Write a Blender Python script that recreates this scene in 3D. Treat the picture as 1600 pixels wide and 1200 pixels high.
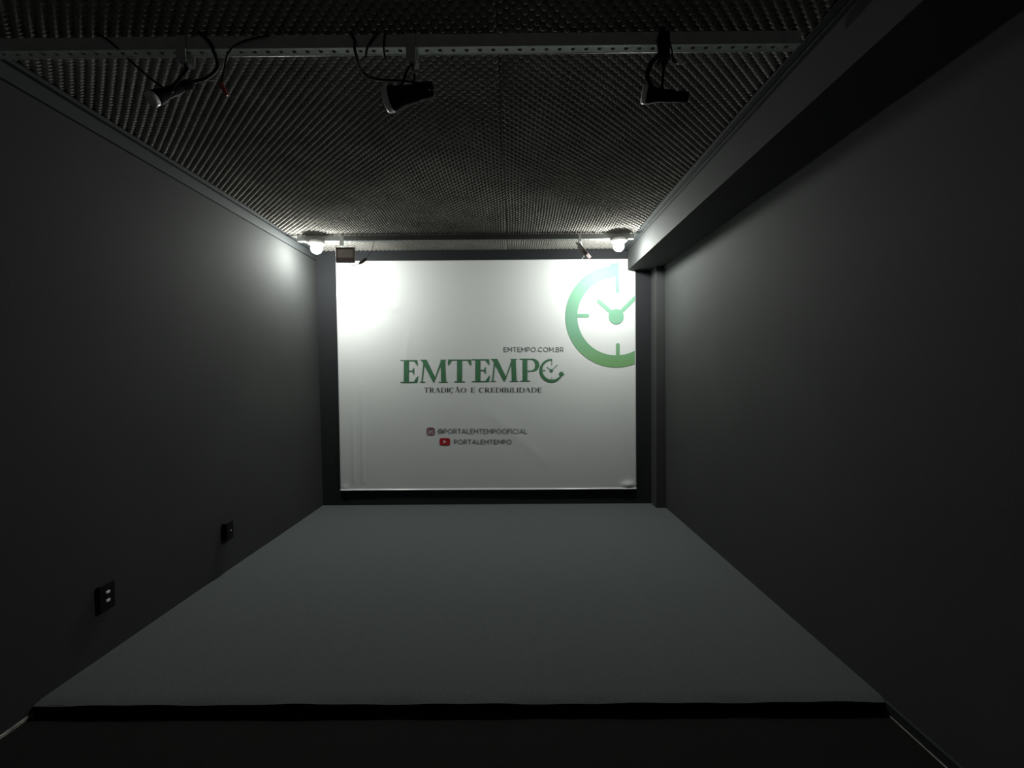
import bpy, bmesh, math, random
import numpy as np
from mathutils import Vector, Matrix
random.seed(7)
for o in list(bpy.data.objects): bpy.data.objects.remove(o)
S = bpy.context.scene
C = S.collection
PI = math.pi

# ------------------------------------------------------------------ camera, world, exposure
F = 690.0
D = F/155.0                    # camera to back wall, metres
YAW, PIT, ROL, HC = .0035, .0211, -.0073, 1.3102
fw = Vector((-math.sin(YAW)*math.cos(PIT), math.cos(YAW)*math.cos(PIT), -math.sin(PIT)))
r0 = Vector((math.cos(YAW), math.sin(YAW), 0)); u0 = r0.cross(fw)
rt = r0*math.cos(ROL)+u0*math.sin(ROL); up = -r0*math.sin(ROL)+u0*math.cos(ROL)
CP = Vector((0, -D, HC))
cam = bpy.data.cameras.new('camera'); cam.sensor_width = 36; cam.lens = 36*F/1600
cam.clip_start = .02
co = bpy.data.objects.new('camera', cam); C.objects.link(co)
co.matrix_world = Matrix(((rt.x, up.x, -fw.x, CP.x), (rt.y, up.y, -fw.y, CP.y), (rt.z, up.z, -fw.z, CP.z), (0, 0, 0, 1)))
S.camera = co
w = bpy.data.worlds.new('world'); S.world = w; w.use_nodes = True
w.node_tree.nodes['Background'].inputs[0].default_value = (1, .93, .95, 1)
w.node_tree.nodes['Background'].inputs[1].default_value = .075
S.view_settings.view_transform = 'Standard'; S.view_settings.look = 'None'
S.view_settings.gamma = 1; S.view_settings.use_curve_mapping = False
S.view_settings.exposure = 0.0
BULB = 880.0                   # bulb emission

def ray(u, v): return fw*F + rt*(u-800) - up*(v-600)
def on_y(u, v, y=0.0):         # point seen at a photo position, on the plane y
    d = ray(u, v); t = (y-CP.y)/d.y; return CP+d*t
def on_z(u, v, z):
    d = ray(u, v); t = (z-CP.z)/d.z; return CP+d*t
def on_x(u, v, x):
    d = ray(u, v); t = (x-CP.x)/d.x; return CP+d*t

# ------------------------------------------------------------------ materials
def mat(name, col, rough=.6, metal=0, spec=.5, bump=0, bscale=60, vary=0, vscale=3, coat=0, detail=4):
    m = bpy.data.materials.new(name); m.use_nodes = True
    nt = m.node_tree; b = nt.nodes['Principled BSDF']
    b.inputs['Base Color'].default_value = (*col, 1); b.inputs['Roughness'].default_value = rough
    b.inputs['Metallic'].default_value = metal; b.inputs['Specular IOR Level'].default_value = spec
    tc = nt.nodes.new('ShaderNodeTexCoord')
    if bump:
        n = nt.nodes.new('ShaderNodeTexNoise'); n.inputs['Scale'].default_value = bscale; n.inputs['Detail'].default_value = detail
        nt.links.new(tc.outputs['Object'], n.inputs['Vector'])
        bp = nt.nodes.new('ShaderNodeBump'); bp.inputs['Strength'].default_value = bump; bp.inputs['Distance'].default_value = .004
        nt.links.new(n.outputs['Fac'], bp.inputs['Height']); nt.links.new(bp.outputs['Normal'], b.inputs['Normal'])
    if vary:
        n = nt.nodes.new('ShaderNodeTexNoise'); n.inputs['Scale'].default_value = vscale; n.inputs['Detail'].default_value = 6
        nt.links.new(tc.outputs['Object'], n.inputs['Vector'])
        r = nt.nodes.new('ShaderNodeValToRGB')
        r.color_ramp.elements[0].position = .3; r.color_ramp.elements[1].position = .7
        r.color_ramp.elements[0].color = (*[c*(1-vary) for c in col], 1)
        r.color_ramp.elements[1].color = (*[c*(1+vary) for c in col], 1)
        nt.links.new(n.outputs['Fac'], r.inputs['Fac']); nt.links.new(r.outputs['Color'], b.inputs['Base Color'])
    return m
WALL = (.039, .0410, .0408)
M = dict(
    paint=mat('charcoal_paint', WALL, .85, spec=.25, bump=.12, bscale=110, vary=.08, vscale=2),
    paint_back=mat('black_paint', (.017, .018, .020), .8, spec=.2, bump=.2, bscale=90),
    trim=mat('painted_trim', (.032, .036, .037), .7, spec=.3, bump=.1, bscale=120),
    groove=mat('dark_gap', (.006, .006, .007), .9, spec=.1),
    raw=mat('unpainted_edge', (.38, .36, .33), .9, bump=.4, bscale=200, vary=.4, vscale=30),
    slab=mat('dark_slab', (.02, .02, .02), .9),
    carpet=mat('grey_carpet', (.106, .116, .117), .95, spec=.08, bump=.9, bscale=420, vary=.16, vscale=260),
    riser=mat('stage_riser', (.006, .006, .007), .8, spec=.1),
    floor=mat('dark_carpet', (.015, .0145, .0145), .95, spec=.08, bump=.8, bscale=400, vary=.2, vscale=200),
    foam=mat('charcoal_foam', (.26, .25, .23), .95, spec=.08, bump=.3, bscale=700, vary=.15, vscale=5),
    grail=mat('grey_painted_steel', (.20, .21, .205), .6, metal=.1),
    steel=mat('galvanised_steel', (.52, .56, .53), .42, metal=.35, bump=.05, bscale=60, vary=.1, vscale=20),
    dsteel=mat('dull_bracket', (.42, .44, .42), .7, metal=0),
    hole=mat('punched_hole', (.004, .004, .004), .9, spec=0),
    black=mat('black_plastic', (.009, .009, .010), .7, spec=.2),
    metal_black=mat('black_enamel', (.008, .008, .009), .75, spec=.12),
    brown=mat('brown_enamel', (.15, .115, .115), .5),
    glass_dark=mat('lamp_glass', (.34, .30, .275), .35, spec=.5),
    white=mat('white_plastic', (.80, .80, .78), .35),
    lens=mat('frosted_lens', (.62, .66, .60), .4),
    alu=mat('pale_aluminium', (.45, .46, .45), .4, metal=.7),
    cable=mat('black_cable', (.006, .006, .007), .7, spec=.15),
    red=mat('red_plastic', (.42, .05, .03), .4),
    ink_dark=mat('dark_ink', (.035, .04, .042), .6),
    ink_grey=mat('grey_ink', (.15, .155, .16), .6),
    ink_red=mat('red_ink', (.42, .012, .016), .5),
    ink_plum=mat('plum_ink', (.20, .035, .06), .5),
    ink_white=mat('white_ink', (.72, .72, .72), .6),
)
def ramp_ink(name, c0, c1, z0, z1, axis='Z'):          # printed two-colour gradient
    m = bpy.data.materials.new(name); m.use_nodes = True; nt = m.node_tree; b = nt.nodes['Principled BSDF']
    b.inputs['Roughness'].default_value = .55; b.inputs['Specular IOR Level'].default_value = .3
    tc = nt.nodes.new('ShaderNodeTexCoord'); sp = nt.nodes.new('ShaderNodeSeparateXYZ'); mr = nt.nodes.new('ShaderNodeMapRange')
    mx = nt.nodes.new('ShaderNodeMix'); mx.data_type = 'RGBA'
    nt.links.new(tc.outputs['Object'], sp.inputs[0]); nt.links.new(sp.outputs[axis], mr.inputs['Value'])
    mr.inputs['From Min'].default_value = z0; mr.inputs['From Max'].default_value = z1
    nt.links.new(mr.outputs['Result'], mx.inputs['Factor'])
    mx.inputs['A'].default_value = (*c0, 1); mx.inputs['B'].default_value = (*c1, 1)
    nt.links.new(mx.outputs['Result'], b.inputs['Base Color']); return m
M['mint'] = ramp_ink('mint_ink', (.165, .34, .13), (.165, .36, .24), 1.36, 1.75)
M['green'] = ramp_ink('green_ink', (.050, .15, .072), (.062, .19, .095), 1.2, 1.36)
M['banner'] = mat('banner_vinyl', (.70, .72, .71), .24, spec=.35, bump=.03, bscale=30)
def emat(name, col, s):
    m = bpy.data.materials.new(name); m.use_nodes = True; nt = m.node_tree; b = nt.nodes['Principled BSDF']
    b.inputs['Base Color'].default_value = (.9, .9, .9, 1)
    b.inputs['Emission Color'].default_value = (*col, 1); b.inputs['Emission Strength'].default_value = s; return m
M['bulb'] = emat('glowing_bulb', (.97, 1, .95), BULB)

# ------------------------------------------------------------------ helpers
def link(name, bm, m, parent=None, smooth=False, bevel=0):
    me = bpy.data.meshes.new(name)
    bmesh.ops.recalc_face_normals(bm, faces=bm.faces)
    bm.to_mesh(me); bm.free()
    for k in (m if isinstance(m, (list, tuple)) else [m]): me.materials.append(k)
    if smooth: me.shade_smooth()
    o = bpy.data.objects.new(name, me); C.objects.link(o)
    if parent: o.parent = parent
    if bevel:
        b = o.modifiers.new('bevel', 'BEVEL'); b.width = bevel; b.segments = 2; b.limit_method = 'ANGLE'
    return o
def struct(o): o['kind'] = 'structure'; return o
def tag(o, label, cat, group=None):
    o['label'] = label; o['category'] = cat
    if group: o['group'] = group
    return o
def empty(name, loc=(0, 0, 0)):
    o = bpy.data.objects.new(name, None); C.objects.link(o); o.location = loc; o.empty_display_size = .05; return o
def box(bm, x0, x1, y0, y1, z0, z1, mi=0, mtx=None):
    vs = [bm.verts.new((x, y, z)) for x in (x0, x1) for y in (y0, y1) for z in (z0, z1)]
    if mtx:
        for v in vs: v.co = mtx @ v.co
    for q in ((0, 1, 3, 2), (4, 6, 7, 5), (0, 4, 5, 1), (2, 3, 7, 6), (0, 2, 6, 4), (1, 5, 7, 3)):
        f = bm.faces.new([vs[i] for i in q]); f.material_index = mi
    return vs
def bx(*a, **k):
    bm = bmesh.new(); box(bm, *a, **k); return bm
def frame_from(d):
    d = Vector(d).normalized(); a = Vector((0, 0, 1)) if abs(d.z) < .9 else Vector((1, 0, 0))
    x = d.cross(a).normalized(); y = d.cross(x).normalized(); return x, y, d
def lathe(bm, prof, seg=24, org=(0, 0, 0), d=(0, 0, 1), mi=0):   # prof: (radius, distance along d)
    x, y, z = frame_from(d); org = Vector(org); rings = []
    for r, h in prof:
        if r < 1e-6: rings.append([bm.verts.new(org+z*h)])
        else: rings.append([bm.verts.new(org+z*h+(x*math.cos(2*PI*i/seg)+y*math.sin(2*PI*i/seg))*r) for i in range(seg)])
    for a, b in zip(rings, rings[1:]):
        for i in range(seg):
            j = (i+1) % seg
            q = [a[i % len(a)], a[j % len(a)], b[j % len(b)], b[i % len(b)]]
            q = list(dict.fromkeys(q))
            if len(q) > 2: bm.faces.new(q).material_index = mi
def smooth_path(pts, n=6):
    pts = [Vector(p) for p in pts]; out = []
    for i in range(len(pts)-1):
        p0 = pts[max(i-1, 0)]; p1 = pts[i]; p2 = pts[i+1]; p3 = pts[min(i+2, len(pts)-1)]
        for k in range(n):
            t = k/n
            out.append(.5*((2*p1)+(-p0+p2)*t+(2*p0-5*p1+4*p2-p3)*t*t+(-p0+3*p1-3*p2+p3)*t**3))
    out.append(pts[-1]); return out
def tube(bm, pts, r, seg=8, sm=6, mi=0):
    pts = smooth_path(pts, sm) if sm else [Vector(p) for p in pts]
    rings = []; n = None
    for i, p in enumerate(pts):
        t = (pts[min(i+1, len(pts)-1)]-pts[max(i-1, 0)]).normalized()
        if n is None: n = frame_from(t)[0]
        n = (n-t*n.dot(t)).normalized(); b = t.cross(n)
        rings.append([bm.verts.new(p+(n*math.cos(2*PI*k/seg)+b*math.sin(2*PI*k/seg))*r) for k in range(seg)])
    for a, b in zip(rings, rings[1:]):
        for k in range(seg): bm.faces.new((a[k], a[(k+1) % seg], b[(k+1) % seg], b[k])).material_index = mi
    bm.faces.new(rings[0]).material_index = mi; bm.faces.new(rings[-1]).material_index = mi

# ------------------------------------------------------------------ room shell
XL0, XLT = -1.944, -1.975      # left wall at stage level / at 2.4 m
XR0, XRT = 1.482, 1.464
ZF = 2.556                     # foam tips
XF, XB, ZB = 1.085, 1.150, 2.346
STG = 2.71                     # stage depth
ZLOW = -.046                   # lower floor
YN = -6.6                      # how far the room runs behind the camera
ZC = 2.66
xl = lambda z: XL0+(XLT-XL0)*z/2.4
xr = lambda z: XR0+(XRT-XR0)*z/2.4
def wallmesh(fx, sgn, z0, z1):
    bm = bmesh.new()
    pr = [(fx(z0), z0), (fx(z1), z1), (fx(z1)+sgn*.12, z1), (fx(z0)+sgn*.12, z0)]
    a = [bm.verts.new((x, .0, z)) for x, z in pr]; b = [bm.verts.new((x, YN, z)) for x, z in pr]
    for i in range(4): bm.faces.new((a[i], a[(i+1) % 4], b[(i+1) % 4], b[i]))
    bm.faces.new(a); bm.faces.new(b); return bm
struct(link('wall_left', wallmesh(xl, -1, -.14, 2.8), M['paint']))
struct(link('wall_right', wallmesh(xr, 1, -.14, 2.8), M['paint']))
struct(link('wall_back', bx(-2.12, 1.62, 0, .12, -.14, 2.8), M['paint_back']))
struct(link('ceiling', bx(-2.12, 1.62, YN, .12, ZC, ZC+.12), M['slab']))
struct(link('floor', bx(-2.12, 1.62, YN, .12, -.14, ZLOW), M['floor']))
# dropped beam along the right side, pilaster in the back right corner
struct(link('trim_1', bx(XB, 1.47, YN, -.002, ZB, ZC), M['paint'], bevel=.002))
PX, PD = 1.385, .165
struct(link('trim_2', bx(PX, 1.485, -PD, -.001, 0, ZB-.001), M['paint']))
# ceiling battens: left (ledge, gap, board, gap), right (ledge beside the foam)
z1 = 2.535; z2 = 2.467
struct(link('trim_3', bx(-1.99, xl(z1)+.022, YN, -.001, z1+.008, ZC), M['trim'], bevel=.002))
struct(link('trim_4', bx(-1.99, xl(z1)+.010, YN, -.001, z2+.004, z1), M['trim'], bevel=.0015))
struct(link('trim_5', bx(-1.99, xl(z1)+.003, YN, -.001, z2, z1+.008), M['groove']))
struct(link('trim_6', bx(XF+.004, XF+.036, YN, -.001, ZF-.012, ZC), M['trim'], bevel=.002))
struct(link('trim_7', bx(XF+.036, XF+.042, YN, -.001, ZF+.004, ZC), M['groove']))
struct(link('trim_8', bx(XF+.042, XB, YN, -.001, ZF-.016, ZC), M['trim'], bevel=.002))
# thin pale unpainted lines where the lower floor meets the walls, and skirting at the right
def strip(name, x0, x1, y0, y1, za, zb, m): struct(link(name, bx(x0, x1, y0, y1, za, zb), m))
strip('baseboard_left', xl(0)-.01, xl(0)+.006, YN, -STG-.002, ZLOW, ZLOW+.012, M['raw'])
strip('baseboard_right', xr(0)-.010, xr(0)+.01, YN, -STG-.002, ZLOW+.004, -.006, M['paint_back'])
strip('trim_9', xr(0)-.012, xr(0)+.01, YN, -STG-.002, -.006, -.002, M['trim'])
strip('trim_10', xr(0)-.0125, xr(0)+.01, YN, -STG-.002, ZLOW, ZLOW+.004, M['raw'])

# ------------------------------------------------------------------ stage
st = tag(empty('carpeted_stage', (-.23, -STG/2, ZLOW)), 'low wide stage covered in grey carpet in front of the printed banner', 'stage')
def rel(o, root): o.matrix_parent_inverse = root.matrix_basis.inverted(); return o
def part(name, bm, m, root, **k):
    o = link(name, bm, m, root, **k); o.matrix_parent_inverse = Matrix.Translation(root.location).inverted() if root.type == 'EMPTY' else Matrix(); return o
def carpet_bm():
    bm = bmesh.new(); nx, ny = 100, 90
    vs = [[None]*(ny+1) for _ in range(nx+1)]
    for i in range(nx+1):
        for j in range(ny+1):
            x = XL0+.001+(XR0-XL0-.002)*i/nx; y = -STG+(STG-.002)*j/ny
            z = -.0015+.0012*math.sin(x*3.1+1)*math.sin(y*2.7)
            if j == 0: z -= .006+.002*math.sin(x*9)+.0015*math.sin(x*23)
            elif j == 1: z -= .001
            vs[i][j] = bm.verts.new((x, y, z))
    for i in range(nx):
        for j in range(ny): bm.faces.new((vs[i][j], vs[i+1][j], vs[i+1][j+1], vs[i][j+1]))
    return bm
part('carpet', carpet_bm(), M['carpet'], st, smooth=True)
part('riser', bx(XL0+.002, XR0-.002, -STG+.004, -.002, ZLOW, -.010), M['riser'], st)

# ------------------------------------------------------------------ egg-crate foam panels
P = .0435
def foam(name, x0, x1, y0, y1, label, seed, edge=.012):
    n = 9; dx = P/n
    xs = np.append(np.arange(x0, x1, dx), x1); ys = np.append(np.arange(y0, y1, dx), y1)
    X, Y = np.meshgrid(xs, ys, indexing='ij')
    rs = np.random.RandomState(seed)
    a, b, c = rs.rand(3)*6
    wx = X+.004*np.sin(Y*2.1+a)+.003*np.sin(Y*5.3+b)
    wy = Y+.004*np.sin(X*2.6+c)+.002*np.sin(X*6+a)
    def near(ox, oy):
        ax = (wx/P+ox); ay = (wy/P+oy); return np.hypot(ax-np.round(ax), ay-np.round(ay))*P
    r = np.minimum(near(0, 0), near(.5, .5))                      # distance to the nearest knob
    h = np.cos(np.clip(r/.0205, 0, 1)*PI/2)**.8
    Z = ZF+.026-.026*h+.0025*np.sin(X*1.9+b)*np.sin(Y*2.3+a)
    # the mats sag a little around the rails
    Z = Z-.020*np.exp(-((Y-RYB)/np.where(Y > RYB, .14, .35))**2)-.022*np.exp(-((Y-RYF)/.30)**2)*np.clip((X-x0)/.25, 0, 1)
    # rounded rims where the mats are pressed together
    d = np.minimum.reduce([X-x0, x1-X, Y-y0, y1-Y]); Z = Z+.012*.25*np.clip(1-d/edge, 0, 1)**2
    V = np.stack([X, Y, Z], -1).reshape(-1, 3)
    nx, ny = len(xs), len(ys)
    I = np.arange(nx*ny).reshape(nx, ny)
    q = np.stack([I[:-1, :-1], I[:-1, 1:], I[1:, 1:], I[1:, :-1]], -1).reshape(-1, 4)
    # backing sheet and skirts
    base = len(V)
    cor = np.array([[x0, y0, ZC-.001], [x1, y0, ZC-.001], [x1, y1, ZC-.001], [x0, y1, ZC-.001]])
    rim = np.concatenate([I[:, 0], I[-1, 1:], I[-2::-1, -1], I[0, -2:0:-1]])
    RV = V[rim].copy(); RV[:, 2] = ZC-.001
    V = np.concatenate([V, RV]); m_ = len(rim); k = np.arange(m_)
    sk = np.stack([rim, rim[(k+1) % m_], base+(k+1) % m_, base+k], -1)
    faces = np.concatenate([q, sk])
    me = bpy.data.meshes.new(name)
    me.vertices.add(len(V)); me.vertices.foreach_set('co', V.ravel())
    me.loops.add(len(faces)*4); me.loops.foreach_set('vertex_index', faces.ravel().astype(np.int32))
    me.polygons.add(len(faces)); me.polygons.foreach_set('loop_start', (np.arange(len(faces))*4).astype(np.int32))
    me.update(calc_edges=True); me.validate(); me.materials.append(M['foam']); me.shade_smooth()
    o = bpy.data.objects.new(name, me); C.objects.link(o)
    return tag(o, label, 'acoustic foam', 'egg-crate foam panels on the ceiling')
fx0 = xl(z1)+.024; SX = on_z(786, 250, ZF).x
RZ = 2.484                                             # underside of the rails
RYF = on_z(700, 73, RZ).y                              # front rail: camera-side lower edge
RYB = on_z(700, 376, RZ).y-.02                              # back rail
FYF = -D+1.69; FYB = -D+4.11                          # joints between the mats, above the rails
foam('acoustic_foam_panel', fx0, SX-.001, FYB+.0015, -.003, 'narrow charcoal egg-crate foam strip between back rail and back wall, left half', 1)
foam('acoustic_foam_panel', SX+.001, XF, FYB+.0015, -.003, 'narrow charcoal egg-crate foam strip between back rail and back wall, right half', 2)
foam('acoustic_foam_panel', fx0, SX-.001, FYF+.0015, FYB-.0015, 'large charcoal egg-crate foam ceiling panel between the rails, left of the centre seam', 3)
foam('acoustic_foam_panel', SX+.001, XF, FYF+.0015, FYB-.0015, 'large charcoal egg-crate foam ceiling panel between the rails, right of the centre seam', 4)
foam('acoustic_foam_panel', fx0, SX-.001, -4.1, FYF-.0015, 'dark egg-crate foam panel in front of the perforated rail, left half', 5)
foam('acoustic_foam_panel', SX+.001, XF, -4.1, FYF-.0015, 'dark egg-crate foam panel in front of the perforated rail, right half', 6)

# ------------------------------------------------------------------ perforated rails
def rail(y0, x0, x1, label, m='steel'):
    w_ = .038; t = .0025; z0 = RZ; zt = RZ+.045
    bm = bmesh.new(); box(bm, x0, x1, y0, y0+t, z0, zt)                # camera-side face
    box(bm, x0, x1, y0+w_-t, y0+w_, z0, zt)
    p = .048; hw = .013; ya, yb = y0+.012, y0+.024
    # perforated base: two edge strips and bridges between holes
    box(bm, x0, x1, y0+t, ya, z0, z0+t); box(bm, x0, x1, yb, y0+w_-t, z0, z0+t)
    x = x0
    while x < x1:
        box(bm, x, min(x+p-hw, x1), ya, yb, z0, z0+t); x += p
    # rolled far rim
    lathe(bm, [(.0022, 0), (.0022, x1-x0)], 8, (x0, y0+w_, z0+.001), (1, 0, 0))
    o = link('perforated_rail' if m == 'steel' else 'metal_rail', bm, M[m])
    return tag(o, label, 'rail')
XRR = XF+.02
rail(RYF, xl(2.49)-.002, 1.035, 'long perforated galvanised rail across the ceiling nearest the viewer')
rail(RYB, -1.872, 1.055, 'plain grey metal rail across the ceiling just in front of the banner', m='grail')
def clip(u, v0, v1, y0, label, m='dsteel', wid=.034):
    a = on_y(u, v1, y0-.004); x = a.x
    bm = bmesh.new(); z0 = a.z
    box(bm, x-wid/2, x+wid/2, y0-.006, y0-.003, z0+.006, RZ+.044)      # front plate
    box(bm, x-wid/2, x+wid/2, y0+.041, y0+.044, z0+.006, RZ+.044)
    box(bm, x-wid/2, x+wid/2, y0-.006, y0+.044, z0, z0+.004)
    lathe(bm, [(.004, 0), (.004, ZC-RZ-.044)], 8, (x, y0+.019, RZ+.044), (0, 0, 1))     # threaded rod up to the slab
    for s in (-1, 1):
        lathe(bm, [(0, -.004), (.005, -.004), (.005, .0), (0, 0)], 8, (x+s*wid*.25, y0+.018, z0), (0, 0, 1))
    o = link('hanging_bracket', bm, M[m]); return tag(o, label, 'bracket'), Vector((x, y0+.019, z0))
br1, B1 = clip(283, 50, 94, RYF, 'dull grey metal bracket on the front rail above the leftmost spotlight')
br2, B2 = clip(642, 50, 94, RYF, 'dull grey metal bracket on the front rail near its middle')
br3, B3 = clip(1040, 50, 93, RYF, 'black bracket on the front rail above the rightmost spotlight', m='black', wid=.030)
br4, B4 = clip(534, 365, 384, RYB, 'small grey bracket on back rail holding the left floodlight', wid=.036)
br5, B5 = clip(906, 362, 381, RYB, 'small steel bracket on back rail holding the right floodlight', m='alu', wid=.02)

# ------------------------------------------------------------------ bulb lamps
def bulb_lamp(u, v, label):
    y = RYB+.019; c = on_y(u, v, y)
    root = empty('bulb_lamp', (c.x, y, RZ))
    zt = RZ-c.z
    bm = bmesh.new(); lathe(bm, [(0, 0), (.060, 0), (.066, -.006), (.070, -.018), (.066, -.024), (.030, -.030), (.0, -.030)], 32)
    link('base', bm, M['white'], root, smooth=True)
    bm = bmesh.new(); lathe(bm, [(.024, -.028), (.026, -.034), (.022, -.052), (0, -.052)], 24)
    link('socket', bm, M['white'], root, smooth=True)
    R = .046; cz = -zt+.004; prof = [(0, cz-R)]
    for k in range(1, 10):
        a = -PI/2+k*(PI*.56)/9; prof.append((R*math.cos(a), cz+R*math.sin(a)))
    bm = bmesh.new(); lathe(bm, prof, 20)
    bulb = link('bulb', bm, M['bulb'], root, smooth=True)          # frosted dome: an LED bulb shines downwards
    prof2 = [prof[-1]]+[(R*.99-.026*t**1.3, cz+.006+t*(-.052-cz-.006)) for t in (0, .25, .5, .75, 1)]+[(0, -.052)]
    bm = bmesh.new(); lathe(bm, prof2, 20)
    link('collar', bm, M['white'], bulb, smooth=True)
    return tag(root, label, 'lamp', 'glowing bulbs on the back rail')
bulb_lamp(494.5, 389, 'lit white bulb in round white holder at left end of back rail')
bulb_lamp(967, 385.5, 'lit white bulb in round holder at right end of back rail above clock emblem')

# ------------------------------------------------------------------ floodlights on the back rail
def floodlight(pos, rot, label, W=.158, H=.130):
    root = empty('floodlight', pos); root.rotation_euler = rot      # faces local -Y, hinge at origin
    h0 = -.012
    bm = bmesh.new(); z1_, z0_ = h0, h0-H
    t = .010
    for a in ((-W/2, W/2, z1_-t, z1_), (-W/2, W/2, z0_, z0_+t), (-W/2, -W/2+t, z0_+t, z1_-t), (W/2-t, W/2, z0_+t, z1_-t)):
        box(bm, a[0], a[1], -.022, .006, a[2], a[3])
    box(bm, -W/2+t, W/2-t, -.004, .006, z0_+t, z1_-t)
    link('housing', bm, M['brown'], root, bevel=.0015)
    link('glass', bx(-W/2+t, W/2-t, -.014, -.010, z0_+t+.034, z1_-t), M['glass_dark'], root)
    link('lower_cover', bx(-W/2+t, W/2-t, -.017, -.010, z0_+t, z0_+t+.034), M['brown'], root, bevel=.001)
    bm = bmesh.new(); box(bm, -.035, .035, .006, .030, (z0_+z1_)/2-.03, (z0_+z1_)/2+.03)
    for i in range(5): box(bm, -.06+i*.03-.0015, -.06+i*.03+.0015, .006, .016, z0_+.012, z1_-.012)
    link('driver_box', bm, M['alu'], root, bevel=.002)
    bm = bmesh.new()
    zc = (z0_+z1_)/2
    for s in (-1, 1): box(bm, s*(W/2+.004)-.0015, s*(W/2+.004)+.0015, -.012, .006, zc-.01, .004)
    box(bm, -W/2-.0055, W/2+.0055, -.012, .006, .002, .005)
    link('yoke', bm, M['alu'], root)
    return tag(root, label, 'floodlight')
p1 = on_y(539.5, 386.5, RYB-.01)
floodlight((p1.x, RYB-.005, B4.z-.006), (0.05, .01, 0), 'square dark LED floodlight facing the room, hanging near the left bulb')
floodlight((B5.x-.01, RYB+.02, B5.z-.006), (math.radians(-38), 0, math.radians(68)), 'tilted LED floodlight seen edge-on, hanging near the right bulb', W=.13, H=.125)
# inline connector and cables of the left floodlight
def yv(u, v, y): return on_y(u, v, y)
Yc = RYB-.02
ic = tag(empty('cable_connector', yv(569.5, 407.5, Yc)), 'dark capsule cable connector hanging beside the left floodlight', 'connector')
a, b = yv(560.5, 412.5, Yc), yv(573, 403.5, Yc); dd = (b-a); L_ = dd.length
bm = bmesh.new(); lathe(bm, [(0, 0), (.006, .002), (.013, .02), (.015, .03), (.015, L_-.02), (.009, L_-.004), (0, L_)], 14, a, dd)
part('sleeve', bm, M['brown'], ic, smooth=True)
bm = bmesh.new(); tube(bm, [yv(546, 410, RYB), yv(549, 413.5, Yc), yv(555, 414.2, Yc), a], .0032)
part('white_lead', bm, M['white'], ic, smooth=True)
bm = bmesh.new(); tube(bm, [b, yv(578, 396, Yc), yv(582, 389, RYB+.05), (yv(584, 384, RYB+.1).x, RYB+.12, ZF+.004)], .0022)
part('black_lead', bm, M['cable'], ic, smooth=True)
# white tube standing in for the bright shine on the right floodlight's lens
bm = bmesh.new(); q = RYB+.0
tube(bm, [yv(905, 381, q), yv(907, 377, q-.02), yv(909, 384, q-.02), yv(911, 392, q-.02), yv(911, 399, q-.02), yv(909.5, 405, q-.02)], .005)
tag(link('lens_shine', bm, M['white'], smooth=True), 'short white streak standing in for the lit lens of the right floodlight', 'cable')

# ------------------------------------------------------------------ black spotlights on the front rail
def spotlight(pl, pr_, top, R, label, facing=.0, ring=.014, rr=None):
    # pl = lens end, pr_ = tail end
    root = empty('spotlight', top)
    off = Vector(top)
    a = pl-off; b = pr_-off; d = (b-a); L = d.length
    bm = bmesh.new()
    lathe(bm, [(R*.80, .004), (R*.95, .004), (R, .010), (R, L*.10), (R*.74, L*.30), (R*.70, L*.62), (R*.60, L*.70), (R*.60, L*.96), (R*.5, L), (0, L)], 28, a, d)
    for k in range(4): lathe(bm, [(R*.60, L*(.73+.055*k)), (R*.70, L*(.735+.055*k)), (R*.70, L*(.75+.055*k)), (R*.60, L*(.755+.055*k))], 28, a, d)
    link('can', bm, M['metal_black'], root, smooth=True)
    bm = bmesh.new(); rr = rr or R*1.02
    lathe(bm, [(rr*.78, -ring*.9), (rr*.92, -ring), (rr, -ring*.7), (rr, .004), (rr*.8, .006)], 28, a, d)
    link('lamp_rim', bm, M['white'], root, smooth=True)
    bm = bmesh.new(); lathe(bm, [(0, -ring*1.1), (rr*.4, -ring), (rr*.8, -ring*.9), (rr*.8, .003), (0, .003)], 28, a, d)
    link('lens', bm, M['lens'], root, smooth=True)
    mid = a+d*.36; side = d.normalized().cross(Vector((0, 0, 1))).normalized()
    bm = bmesh.new()
    s1 = mid+side*(R+.004); s2 = mid-side*(R+.004); t1 = Vector((0, 0, -.02))
    tube(bm, [s1, s1*.5+t1*.5+side*R*.4, t1+side*R*.5, t1, t1-side*R*.5, s2*.5+t1*.5-side*R*.4, s2], .0045, 6, 4)
    lathe(bm, [(.006, 0), (.006, .022)], 10, (0, 0, -.021), (0, 0, 1))
    link('yoke', bm, M['metal_black'], root, smooth=True)
    for s in (s1, s2):
        bm = bmesh.new(); lathe(bm, [(0, -.007), (.009, -.006), (.009, .006), (0, .007)], 10, s, side)
        link('knob', bm, M['black'], root)
    return tag(root, label, 'spotlight', 'black spotlights hanging from the front rail')
ym = RYF+.02
spotlight(on_y(610, 155, ym+.03), on_y(678, 139, ym+.01), B2, .043,
          'black can spotlight with pale slanted rim, hanging near the middle of the front rail', ring=.018)
spotlight(on_y(1009, 148, ym+.035), on_y(1076, 152, ym), B3, .030,
          'black can spotlight with thin upright white rim, hanging nearest the right beam')
spotlight(on_y(240, 154, ym+.0), on_y(300, 130, ym+.10), B1, .026,
          'black spotlight with a pale round face, hanging nearest the left wall', rr=.025)

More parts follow.
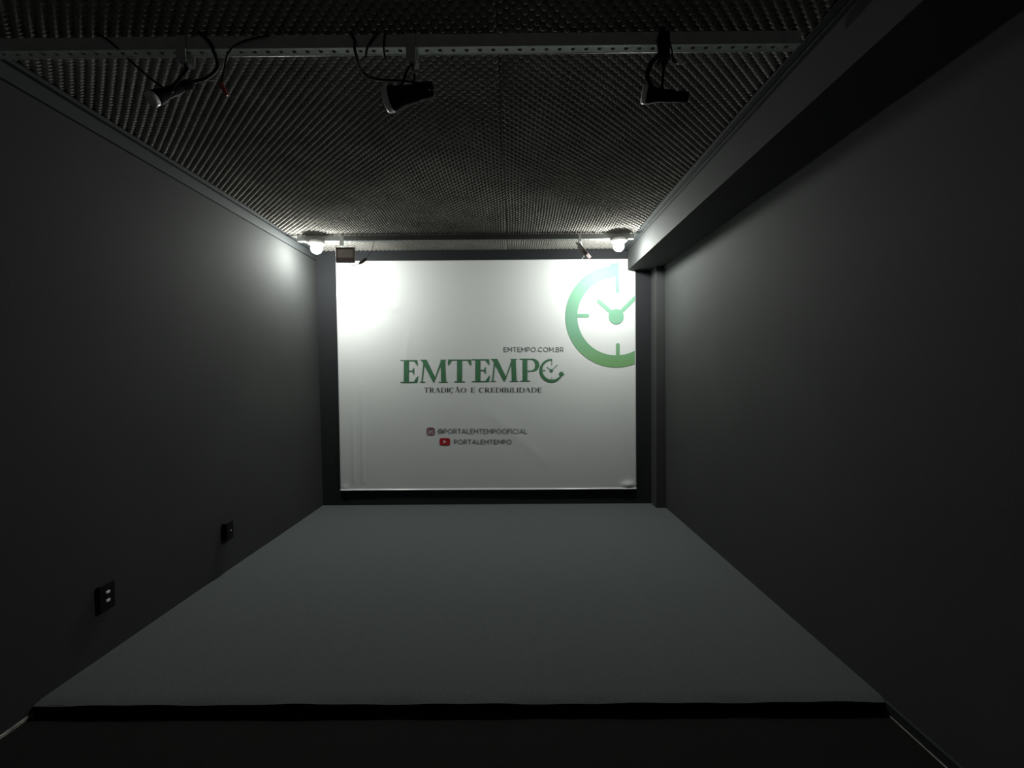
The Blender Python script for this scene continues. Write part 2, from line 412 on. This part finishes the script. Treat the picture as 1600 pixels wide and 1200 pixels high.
# cables looping over the front rail
def cable(pts, label, r=.004, m='cable', name='power_cable'):
    bm = bmesh.new(); tube(bm, pts, r, 8, 7)
    return tag(link(name, bm, M[m], smooth=True), label, 'cable')
yf = RYF-.007
cable([on_y(150, 52, yf-.01), on_y(165, 60, yf), on_y(182, 74, yf), on_y(196, 88, yf+.05), on_y(232, 120, ym+.02), on_y(262, 142, ym+.05)],
      'black cable crossing the far left of the front rail')
cable([on_y(310, 50, yf-.01), on_y(324, 62, yf-.002), on_y(333, 78, yf), on_y(340, 105, yf+.04), on_y(322, 122, ym+.08), on_y(300, 128, ym+.10)],
      'thick black cable over the front rail beside the leftmost bracket', r=.006)
cable([on_y(420, 55, yf), on_y(395, 60, yf-.003), on_y(372, 68, yf-.003), on_y(357, 82, yf), on_y(352, 100, yf+.03), on_y(347, 128, ym+.03)],
      'thin black cable sagging from the front rail to the red connector', r=.003)
cable([on_y(548, 52, yf-.01), on_y(554, 64, yf), on_y(556, 84, yf), on_y(575, 120, ym+.06), on_y(640, 128, ym+.03), on_y(676, 140, ym-.058)],
      'black cable looping from the front rail to the middle spotlight, leftmost of three strands', r=.005)
cable([on_y(590, 52, yf-.01), on_y(580, 64, yf), on_y(573, 78, yf), on_y(572, 90, yf+.02)],
      'short slanted black cable strand crossing the front rail, middle of three', r=.004)
cable([on_y(602, 52, yf-.01), on_y(600, 64, yf), on_y(600, 80, yf), on_y(603, 92, yf+.02)],
      'short upright black cable strand crossing the front rail, rightmost of three', r=.0035)
cable([on_y(1036, 44, yf-.01), on_y(1030, 64, yf-.006), on_y(1031, 84, yf-.003), on_y(1018, 98, ym), on_y(1011, 120, ym+.02), on_y(1020, 139, ym+.045)],
      'thick black cable dropping from the right bracket to the rightmost spotlight', r=.009)
cable([on_y(1045, 60, yf-.008), on_y(1050, 80, yf-.004), on_y(1052, 95, yf), on_y(1060, 98, yf)],
      'thin black lead from the right bracket to the small white connector', r=.003)
# small connectors
def connector(name, a, b, r, m, label):
    d = b-a; L = d.length; bm = bmesh.new()
    lathe(bm, [(0, 0), (r*.8, .001), (r, .004), (r, L*.6), (r*.7, L*.65), (r*.7, L-.002), (0, L)], 10, a, d)
    return tag(link(name, bm, M[m], smooth=True), label, 'connector')
connector('wire_connector', on_y(344, 130, ym+.03), on_y(355, 149, ym+.03), .0075, 'red', 'small red wire connector hanging right of the leftmost spotlight')
connector('plug', on_y(1057, 98, yf), on_y(1073, 97.5, yf), .005, 'white', 'small white plug lying level right of the right bracket')
connector('wire_ferrule', on_y(314, 129, ym+.02), on_y(317.5, 135, ym+.02), .0022, 'white', 'tiny white ferrule left of the red wire connector')
connector('wire_tag', on_y(325, 125.5, ym+.02), on_y(335, 125.5, ym+.02), .0028, 'lens', 'tiny pale tag just above and left of the red wire connector')

# ------------------------------------------------------------------ wall sockets on the left wall
def socket(u, v, label, hw, hh, dep, dots, m_face):
    z = on_x(u, v, xl(.28)).z; p = on_x(u, v, xl(z))
    root = empty('wall_socket', (xl(z), p.y, z))
    link('back_box', bx(-.004, dep, -hw, hw, -hh, hh), M['black'], root, bevel=.004)
    link('cover_plate', bx(dep, dep+.006, -hw-.004, hw+.004, -hh-.004, hh+.004), M['metal_black'], root, bevel=.003)
    bm = bmesh.new()
    for dy, dz, sy, sz in dots:
        bm = bmesh.new(); box(bm, dep+.004, dep+.010, dy-sy, dy+sy, dz-sz, dz+sz)
        link('outlet_insert', bm, M[m_face], root, bevel=.0015)
    return tag(root, label, 'socket')
socket(352, 829, 'black wall socket box low on the left wall, nearer the banner', .032, .056, .028, [(0.004, .0, .004, .004)], 'white')
socket(163, 932, 'black wall socket with two pale inserts, low on the left wall nearest the viewer', .036, .06, .010,
       [(0, .022, .010, .006), (0, -.018, .010, .006)], 'white')

# ------------------------------------------------------------------ banner
def g(x, s): return math.exp(-(x/s)**2)
def seg_d(x, z, a, b):
    ax, az = a; bx_, bz = b; t = ((x-ax)*(bx_-ax)+(z-az)*(bz-az))/((bx_-ax)**2+(bz-az)**2); t = min(1, max(0, t))
    return math.hypot(x-ax-t*(bx_-ax), z-az-t*(bz-az)), t
TL, TR, BL, BR = [on_y(u, v, -.014) for u, v in ((524.5, 408), (993, 404.5), (532, 766), (994.5, 763.5))]
WR = [((560, 418), (585, 450), .030, .006), ((585, 450), (545, 432), .03, .005), ((528, 462), (620, 482), .035, .004), ((600, 412), (590, 470), .022, .004),
      ((566, 600), (568, 752), .014, .0035), ((552, 640), (554, 752), .012, .0025), ((640, 520), (628, 600), .03, .002), ((760, 640), (850, 720), .06, .002), ((978, 420), (985, 470), .018, .004), ((966, 415), (972, 450), .016, .003), ((575, 415), (545, 415), .03, .004)]
WR = [((on_y(*a).x, on_y(*a).z), (on_y(*b).x, on_y(*b).z), s, h) for a, b, s, h in WR]
CU = on_y(981, 757)
def disp(x, z):
    d = .012+.0022*math.sin(x*2.3+.4)*math.sin(z*3+1)+.0006*math.sin(x*7+z*4)
    for a, b, s, h in WR:
        q, t = seg_d(x, z, a, b); d += 1.7*h*g(q, s)*(1-.4*abs(2*t-1))
    e = math.hypot((x-CU.x)/1.7, z-CU.z); d += .018*g(e, .035)
    e = math.hypot((x-BL.x-.05), z-BL.z-.025); d += .008*g(e, .03)
    zb = BL.z+(BR.z-BL.z)*(x-BL.x)/(BR.x-BL.x)
    d += .012*max(0, 1-(z-zb)/.014)**1.5 if z > zb-.05 else 0
    return d
bn = tag(empty('printed_banner', ((TL.x+BR.x)/2, 0, BL.z)), 'large white printed banner with green clock emblem covering the back wall', 'banner')
bm = bmesh.new(); nx, nz = 240, 190; G = []
for i in range(nx+1):
    row = []
    for j in range(nz+1):
        s = i/nx; t = (j/nz)**1.25
        p = (BL*(1-s)+BR*s)*(1-t)+(TL*(1-s)+TR*s)*t
        row.append(bm.verts.new((p.x, -disp(p.x, p.z), p.z)))
    G.append(row)
for i in range(nx):
    for j in range(nz): bm.faces.new((G[i][j], G[i+1][j], G[i+1][j+1], G[i][j+1]))
sheet = part('sheet', bm, M['banner'], bn, smooth=True)
sm_ = sheet.modifiers.new('thickness', 'SOLIDIFY'); sm_.thickness = .0012; sm_.offset = -1 

UMAX = 991.2
def ink(name, polys, m, label=None, layer=1):
    bm = bmesh.new()
    for poly in polys:
        vs = []
        for (u, v) in poly:
            p = on_y(min(u, 993.6), v, -.013); vs.append(bm.verts.new((p.x, -disp(p.x, p.z)-.0022-.0006*layer, p.z)))
        try: bm.faces.new(vs)
        except ValueError: pass
    bmesh.ops.triangulate(bm, faces=[f for f in bm.faces if len(f.verts) > 4])
    for f in bm.faces:
        f.normal_update()
        if f.normal.y > 0: f.normal_flip()
    me = bpy.data.meshes.new(name); bm.to_mesh(me); bm.free(); me.materials.append(M[m])
    o = bpy.data.objects.new(name, me); C.objects.link(o); o.parent = sheet
    if label: o['label'] = label
    return o
# polygon builders in banner drawing units
def line(a, b, w, cap=True, n=1):
    ax, ay = a; bx_, by = b; L = math.hypot(bx_-ax, by-ay) or 1e-6; dx, dy = (bx_-ax)/L, (by-ay)/L; nx_, ny_ = -dy*w/2, dx*w/2
    if not cap: return [[(ax+nx_, ay+ny_), (bx_+nx_, by+ny_), (bx_-nx_, by-ny_), (ax-nx_, ay-ny_)]]
    th = math.atan2(dy, dx); pts = []
    for k in range(9): t = th+PI/2+k*PI/8; pts.append((ax+math.cos(t)*w/2, ay+math.sin(t)*w/2))
    for k in range(9): t = th-PI/2+k*PI/8; pts.append((bx_+math.cos(t)*w/2, by+math.sin(t)*w/2))
    return [pts]
def arc(cx, cy, rx, ry, a0, a1, w, n=28, wf=None):      # angles in degrees, 0 = right, 90 = up
    out = []; pts = []
    for k in range(n+1):
        a = math.radians(a0+(a1-a0)*k/n); ww = wf(k/n)*w if wf else w
        c, s = math.cos(a), math.sin(a)
        pts.append(((cx+(rx+ww/2)*c, cy-(ry+ww/2)*s), (cx+(rx-ww/2)*c, cy-(ry-ww/2)*s)))
    for p, q in zip(pts, pts[1:]): out.append([p[0], q[0], q[1], p[1]])
    return out
def disc(cx, cy, r, n=32): return [[(cx+r*math.cos(2*PI*k/n), cy+r*math.sin(2*PI*k/n)) for k in range(n)]]
def clipu(polys):          # cut at the banner's right edge
    out = []
    for p in polys:
        q = []
        for (a, b) in zip(p, p[1:]+p[:1]):
            ia, ib = a[0] <= UMAX+.6, b[0] <= UMAX+.6
            if ia: q.append(a)
            if ia != ib: t = (UMAX+.6-a[0])/(b[0]-a[0]); q.append((UMAX+.6, a[1]+t*(b[1]-a[1])))
        if len(q) > 2: out.append(q)
    return out

# big clock emblem
cx, cy = 962.7, 494.6
def thick_arc(a0, a1, r0, r1, n, m=3):
    o = []
    for k in range(n):
        for j in range(m):
            ra, rb = r0+(r1-r0)*j/m, r0+(r1-r0)*(j+1)/m; q = []
            for (kk, r) in ((k, ra), (k+1, ra), (k+1, rb), (k, rb)):
                a = math.radians(a0+(a1-a0)*kk/n); q.append((cx+r*math.cos(a), cy-r*math.sin(a)))
            o.append(q)
    return o
ring = thick_arc(97, 330, 60.6, 79.4, 90)
ring += [[(953.2, 411.8), (966, 411.2), (966, 430), (953.5, 434.5)]]
polys = ring
def sub(p0, p1, w, n=5):
    o = []
    for k in range(n):
        a = (p0[0]+(p1[0]-p0[0])*k/n, p0[1]+(p1[1]-p0[1])*k/n); b = (p0[0]+(p1[0]-p0[0])*(k+1)/n, p0[1]+(p1[1]-p0[1])*(k+1)/n)
        o += line(a, b, w, False)
    return o+[line(p1, p1, w)[0]] if False else o+disc(p1[0], p1[1], w/2, 14)
ink('clock_ring', clipu(ring), 'mint', layer=1)
for q in (sub((963.6, 411), (964.8, 455), 6), sub((901, 493.2), (918, 493.2), 5.6), sub((965.3, 558), (965.3, 539), 6)): ink('clock_mark', clipu(q), 'mint', layer=2)
ink('clock_hands', clipu(sub((962.7, 494.6), (935.5, 470.8), 6.2)+sub((962.7, 494.6), (996, 461.5), 6.2)), 'mint', layer=3)
ink('clock_hub', disc(cx, cy, 12), 'mint', layer=4)

# ---- serif wordmark drawn with polygons (crop units -> photo units)
def Z6(polys, ox=0, oy=0, s=1.0): return [[((x*s+ox)/5+600, (y*s+oy)/5+520) for x, y in p] for p in polys]
def serif(x, y, w, h=4): return [[(x-w/2, y-h/2), (x+w/2, y-h/2), (x+w/2, y+h/2), (x-w/2, y+h/2)]]
def gE():
    return [[(28, 3), (66, 3), (66, 176), (28, 176)], [(0, 0), (130, 0), (130, 9), (0, 7)], [(104, 7), (132, 0), (137, 44), (131, 44)],
            [(66, 82), (94, 84), (94, 91), (66, 92)], [(92, 84), (104, 62), (108, 62), (108, 114), (104, 114), (92, 91)],
            [(0, 171), (110, 169), (110, 178), (0, 178)], [(106, 169), (134, 128), (140, 128), (132, 178), (106, 178)]]
def gM():
    return [[(0, 0), (52, 0), (52, 6), (0, 6)], [(10, 4), (52, 4), (124, 150), (104, 178)], [(24, 30), (32, 44), (18, 176), (8, 176)], [(-4, 172), (40, 172), (40, 178), (-4, 178)],
            [(104, 178), (110, 178), (176, 16), (166, 6)], [(158, 0), (208, 0), (208, 6), (158, 6)], [(164, 4), (198, 4), (206, 176), (168, 176)], [(148, 172), (222, 172), (222, 178), (148, 178)]]
def gT():
    return [[(72, 4), (110, 4), (110, 176), (72, 176)], [(2, 0), (180, 0), (180, 9), (2, 9)], [(2, 0), (30, 8), (8, 46), (0, 46)], [(180, 0), (152, 8), (176, 46), (184, 46)], [(50, 171), (134, 171), (134, 178), (50, 178)]]
def gP():
    a = []
    n = 16; o_, i_ = [], []
    for k in range(n+1):
        t = math.radians(90-180*k/n); o_.append((96+58*math.cos(t), 50-51*math.sin(t))); i_.append((88+34*math.cos(t), 50-43*math.sin(t)))
    for k in range(n): a.append([o_[k], o_[k+1], i_[k+1], i_[k]])
    return a+[[(24, 3), (60, 3), (60, 176), (24, 176)], [(0, 0), (98, 0), (98, 7), (0, 6)], [(58, 93), (98, 93), (98, 101), (58, 101)], [(4, 171), (82, 171), (82, 178), (4, 178)]]
wm = []
def put(gl, x0, x1, w0, y0, h, skew=0):
    s = (x1-x0)/w0; sv = h/178
    return [[((x0+x*s)/5+600, (y0+y*sv)/5+520) for x, y in p] for p in gl]
wm += put(gE(), 128, 268, 140, 212, 178); wm += put(gM(), 284, 500, 222, 210, 178); wm += put(gT(), 500, 683, 184, 208, 178)
wm += put(gE(), 686, 828, 140, 206, 178); wm += put(gM(), 836, 1052, 222, 204, 178); wm += put(gP(), 1060, 1216, 156, 202, 178)
ink('wordmark_lettering', wm, 'green', 'dark green serif lettering')
ck = []
ccx, ccy = 1310, 293
for p in arc(ccx, ccy, 84, 84, 90, 340, 17, 60, lambda t: .55+.75*math.sin(min(1, t*1.05)*PI)+.25*t): ck.append(p)
ck += [[(1378, 306), (1392, 304), (1402, 316), (1408, 326), (1396, 336), (1380, 338), (1366, 326), (1366, 316)]]
ck += line((1311, 203), (1311, 252), 4.5, False)+line((1238, 294), (1262, 294), 4.5, False)+line((1311, 346), (1311, 384), 4.5, False)
ck += line((1308, 295), (1274, 268), 5)+line((1308, 295), (1353, 251), 5)+disc(1308, 296, 13, 20)
ink('small_clock_mark', Z6(ck), 'green', layer=2)

# ---- stroke lettering
def stroke_text(txt, x0, x1, y0, y1, glyphs, wt, gap=.22, skew=0):
    adv = []; tot = 0
    for ch in txt:
        wd = glyphs[ch][0] if ch != ' ' else .42; adv.append(wd); tot += wd+gap
    tot -= gap; H = y1-y0; sx = (x1-x0)/tot; out = []; x = 0
    for ch, wd in zip(txt, adv):
        if ch != ' ':
            for s in glyphs[ch][1]:
                X = lambda q: x0+(x+q)*sx
                k = s[0]
                if k == 'l':
                    wid = s[5] if len(s) > 5 else 1
                    out += line((X(s[1]), y0+s[2]*H), (X(s[3]), y0+s[4]*H), wt*wid, False)
                elif k == 'a':
                    wf = s[7] if len(s) > 7 else None
                    out += arc(X(s[1]), y0+s[2]*H, s[3]*sx, s[4]*H, s[5], s[6], wt, 20, wf)
        x += wd+gap
    return out
SANS = {
 'E': (.60, [('l', .05, 0, .05, 1), ('l', .05, .05, .6, .05), ('l', .05, .5, .52, .5), ('l', .05, .95, .6, .95)]),
 'M': (.88, [('l', .05, 0, .05, 1), ('l', .83, 0, .83, 1), ('l', .05, .05, .44, .68), ('l', .83, .05, .44, .68)]),
 'T': (.70, [('l', 0, .05, .7, .05), ('l', .35, 0, .35, 1)]),
 'P': (.64, [('l', .05, 0, .05, 1), ('l', .05, .05, .34, .05), ('l', .05, .63, .34, .63), ('a', .34, .34, .25, .29, -90, 90)]),
 'O': (.98, [('a', .49, .5, .44, .45, 0, 360)]),
 'C': (.86, [('a', .48, .5, .43, .45, 42, 318)]),
 'B': (.68, [('l', .05, 0, .05, 1), ('l', .05, .05, .36, .05), ('l', .05, .48, .38, .48), ('l', .05, .95, .40, .95), ('a', .36, .265, .22, .215, -90, 90), ('a', .40, .715, .24, .235, -90, 90)]),
 'R': (.66, [('l', .05, 0, .05, 1), ('l', .05, .05, .34, .05), ('l', .05, .63, .36, .63), ('a', .34, .34, .25, .29, -90, 90), ('l', .38, .63, .62, 1)]),
 'A': (.82, [('l', .03, 1, .41, 0), ('l', .79, 1, .41, 0), ('l', .15, .7, .67, .7)]),
 'L': (.54, [('l', .05, 0, .05, 1), ('l', .05, .95, .54, .95)]),
 'F': (.58, [('l', .05, 0, .05, 1), ('l', .05, .05, .58, .05), ('l', .05, .52, .5, .52)]),
 'I': (.10, [('l', .05, 0, .05, 1)]),
 '.': (.08, [('l', .04, .88, .04, 1, 1.2)]),
 '@': (1.05, [('a', .52, .55, .50, .52, -60, 270), ('a', .50, .55, .24, .26, 0, 360), ('l', .76, .3, .76, .72), ('a', .88, .72, .12, .1, 180, 340)]),
}
hv = lambda t: .35+1.5*abs(math.sin(t*PI))**1.5
side = lambda t: .35+1.4*abs(math.cos(t*2*PI))
def se(x, y, w=.24): return ('l', x-w/2, y, x+w/2, y, .55)
SER = {
 'T': (.80, [('l', 0, .04, .8, .04, .6), ('l', .4, 0, .4, 1, 1.7), se(.4, .98), ('l', .02, .03, .02, .24, .7), ('l', .78, .03, .78, .24, .7)]),
 'R': (.86, [('l', .14, 0, .14, 1, 1.7), se(.14, .02), se(.14, .98), ('l', .14, .04, .38, .04, .6), ('l', .14, .52, .4, .52, .6), ('a', .38, .28, .22, .24, -90, 90, hv), ('l', .36, .52, .74, 1, 1.7), se(.76, .98, .2)]),
 'A': (.86, [('l', .08, 1, .40, 0, .6), ('l', .74, 1, .40, 0, 1.8), se(.08, .98, .2), se(.74, .98, .24)]),
 'D': (.90, [('l', .14, 0, .14, 1, 1.7), se(.12, .02, .2), se(.12, .98, .2), ('l', .14, .04, .42, .04, .6), ('l', .14, .96, .42, .96, .6), ('a', .42, .5, .42, .46, -90, 90, hv)]),
 'I': (.26, [('l', .13, 0, .13, 1, 1.7), se(.13, .02), se(.13, .98)]),
 'C': (.86, [('a', .46, .5, .40, .46, 45, 315, hv), ('l', .78, .06, .78, .28, .7)]),
 'O': (.96, [('a', .48, .5, .42, .46, 0, 360, side)]),
 'E': (.70, [('l', .14, 0, .14, 1, 1.7), ('l', .02, .03, .62, .03, .6), ('l', .02, .97, .64, .97, .6), ('l', .14, .5, .48, .5, .6), ('l', .62, .02, .62, .24, .7), ('l', .66, .76, .62, .98, .8), ('l', .48, .38, .48, .62, .6)]),
 'B': (.80, [('l', .14, 0, .14, 1, 1.7), se(.12, .02, .2), se(.12, .98, .2), ('l', .14, .04, .4, .04, .6), ('l', .14, .48, .42, .48, .6), ('l', .14, .96, .42, .96, .6), ('a', .38, .26, .22, .22, -90, 90, hv), ('a', .42, .72, .25, .24, -90, 90, hv)]),
 'L': (.64, [('l', .14, 0, .14, 1, 1.7), se(.14, .02), ('l', .02, .97, .58, .97, .6), ('l', .60, .74, .56, .98, .8)]),
}
SER['Ç'] = (.86, SER['C'][1]+[('l', .46, .98, .52, 1.14, .9), ('l', .52, 1.14, .40, 1.24, .9)])
SER['Ã'] = (.86, SER['A'][1]+[('l', .22, -.14, .36, -.22, .7), ('l', .36, -.22, .46, -.14, .7), ('l', .46, -.14, .6, -.22, .7)])
def z(x, y): return x/5+600, y/5+520
def txt(name, s, X0, X1, Y0, Y1, gl, wt, m, gap=.2, layer=1, label=None):
    a = z(X0, Y0); b = z(X1, Y1); ink(name, stroke_text(s, a[0], b[0], a[1], b[1], gl, wt, gap), m, label, layer)
txt('web_address_lettering', 'EMTEMPO.COM.BR', 936, 1402, 112, 149, SANS, 1.0, 'ink_grey', .2)
tg = []
for s, X0, X1 in (('TRADIÇÃO', 314, 642), ('E', 678, 712), ('CREDIBILIDADE', 742, 1232)):
    a = z(X0, 428); b = z(X1, 466); tg += []
    ink('tagline_word', stroke_text(s, a[0], b[0], a[1], b[1], SER, .8, .14), 'ink_dark', 'small dark serif word under the large wordmark')
txt('photo_account_lettering', '@PORTALEMTEMPOOFICIAL', 420, 1116, 750, 787, SANS, 1.0, 'ink_grey', .2)
txt('video_account_lettering', 'PORTALEMTEMPO', 547, 996, 834, 868, SANS, 1.05, 'ink_grey', .2)
def rrect(x0, x1, y0, y1, r, n=6):
    p = []
    for (qx, qy, a0) in ((x1-r, y1-r, 0), (x0+r, y1-r, 90), (x0+r, y0+r, 180), (x1-r, y0+r, 270)):
        for k in range(n+1): a = math.radians(a0+90*k/n); p.append((qx+r*math.cos(a), qy+r*math.sin(a)))
    return p
def outline(pts, w):
    cx_ = sum(p[0] for p in pts)/len(pts); cy_ = sum(p[1] for p in pts)/len(pts); hx = max(p[0] for p in pts)-cx_
    k = (hx-w)/hx; q = [(cx_+(p[0]-cx_)*k, cy_+(p[1]-cy_)*k) for p in pts]; n = len(pts)
    return [[pts[i], pts[(i+1) % n], q[(i+1) % n], q[i]] for i in range(n)]
ink('camera_icon', Z6(outline(rrect(333, 396, 740, 800, 17), 7)+arc(364, 770, 14, 14, 0, 360, 6.5, 24)+disc(382, 753, 4, 10)), 'ink_plum', 'plum rounded square camera outline')
ink('play_icon', Z6([rrect(434, 516, 823, 879, 14)]), 'ink_red', 'red rounded rectangle icon')
ink('play_triangle', Z6([[(464, 838), (464, 864), (488, 851)]]), 'ink_white', 'white triangle', layer=3)
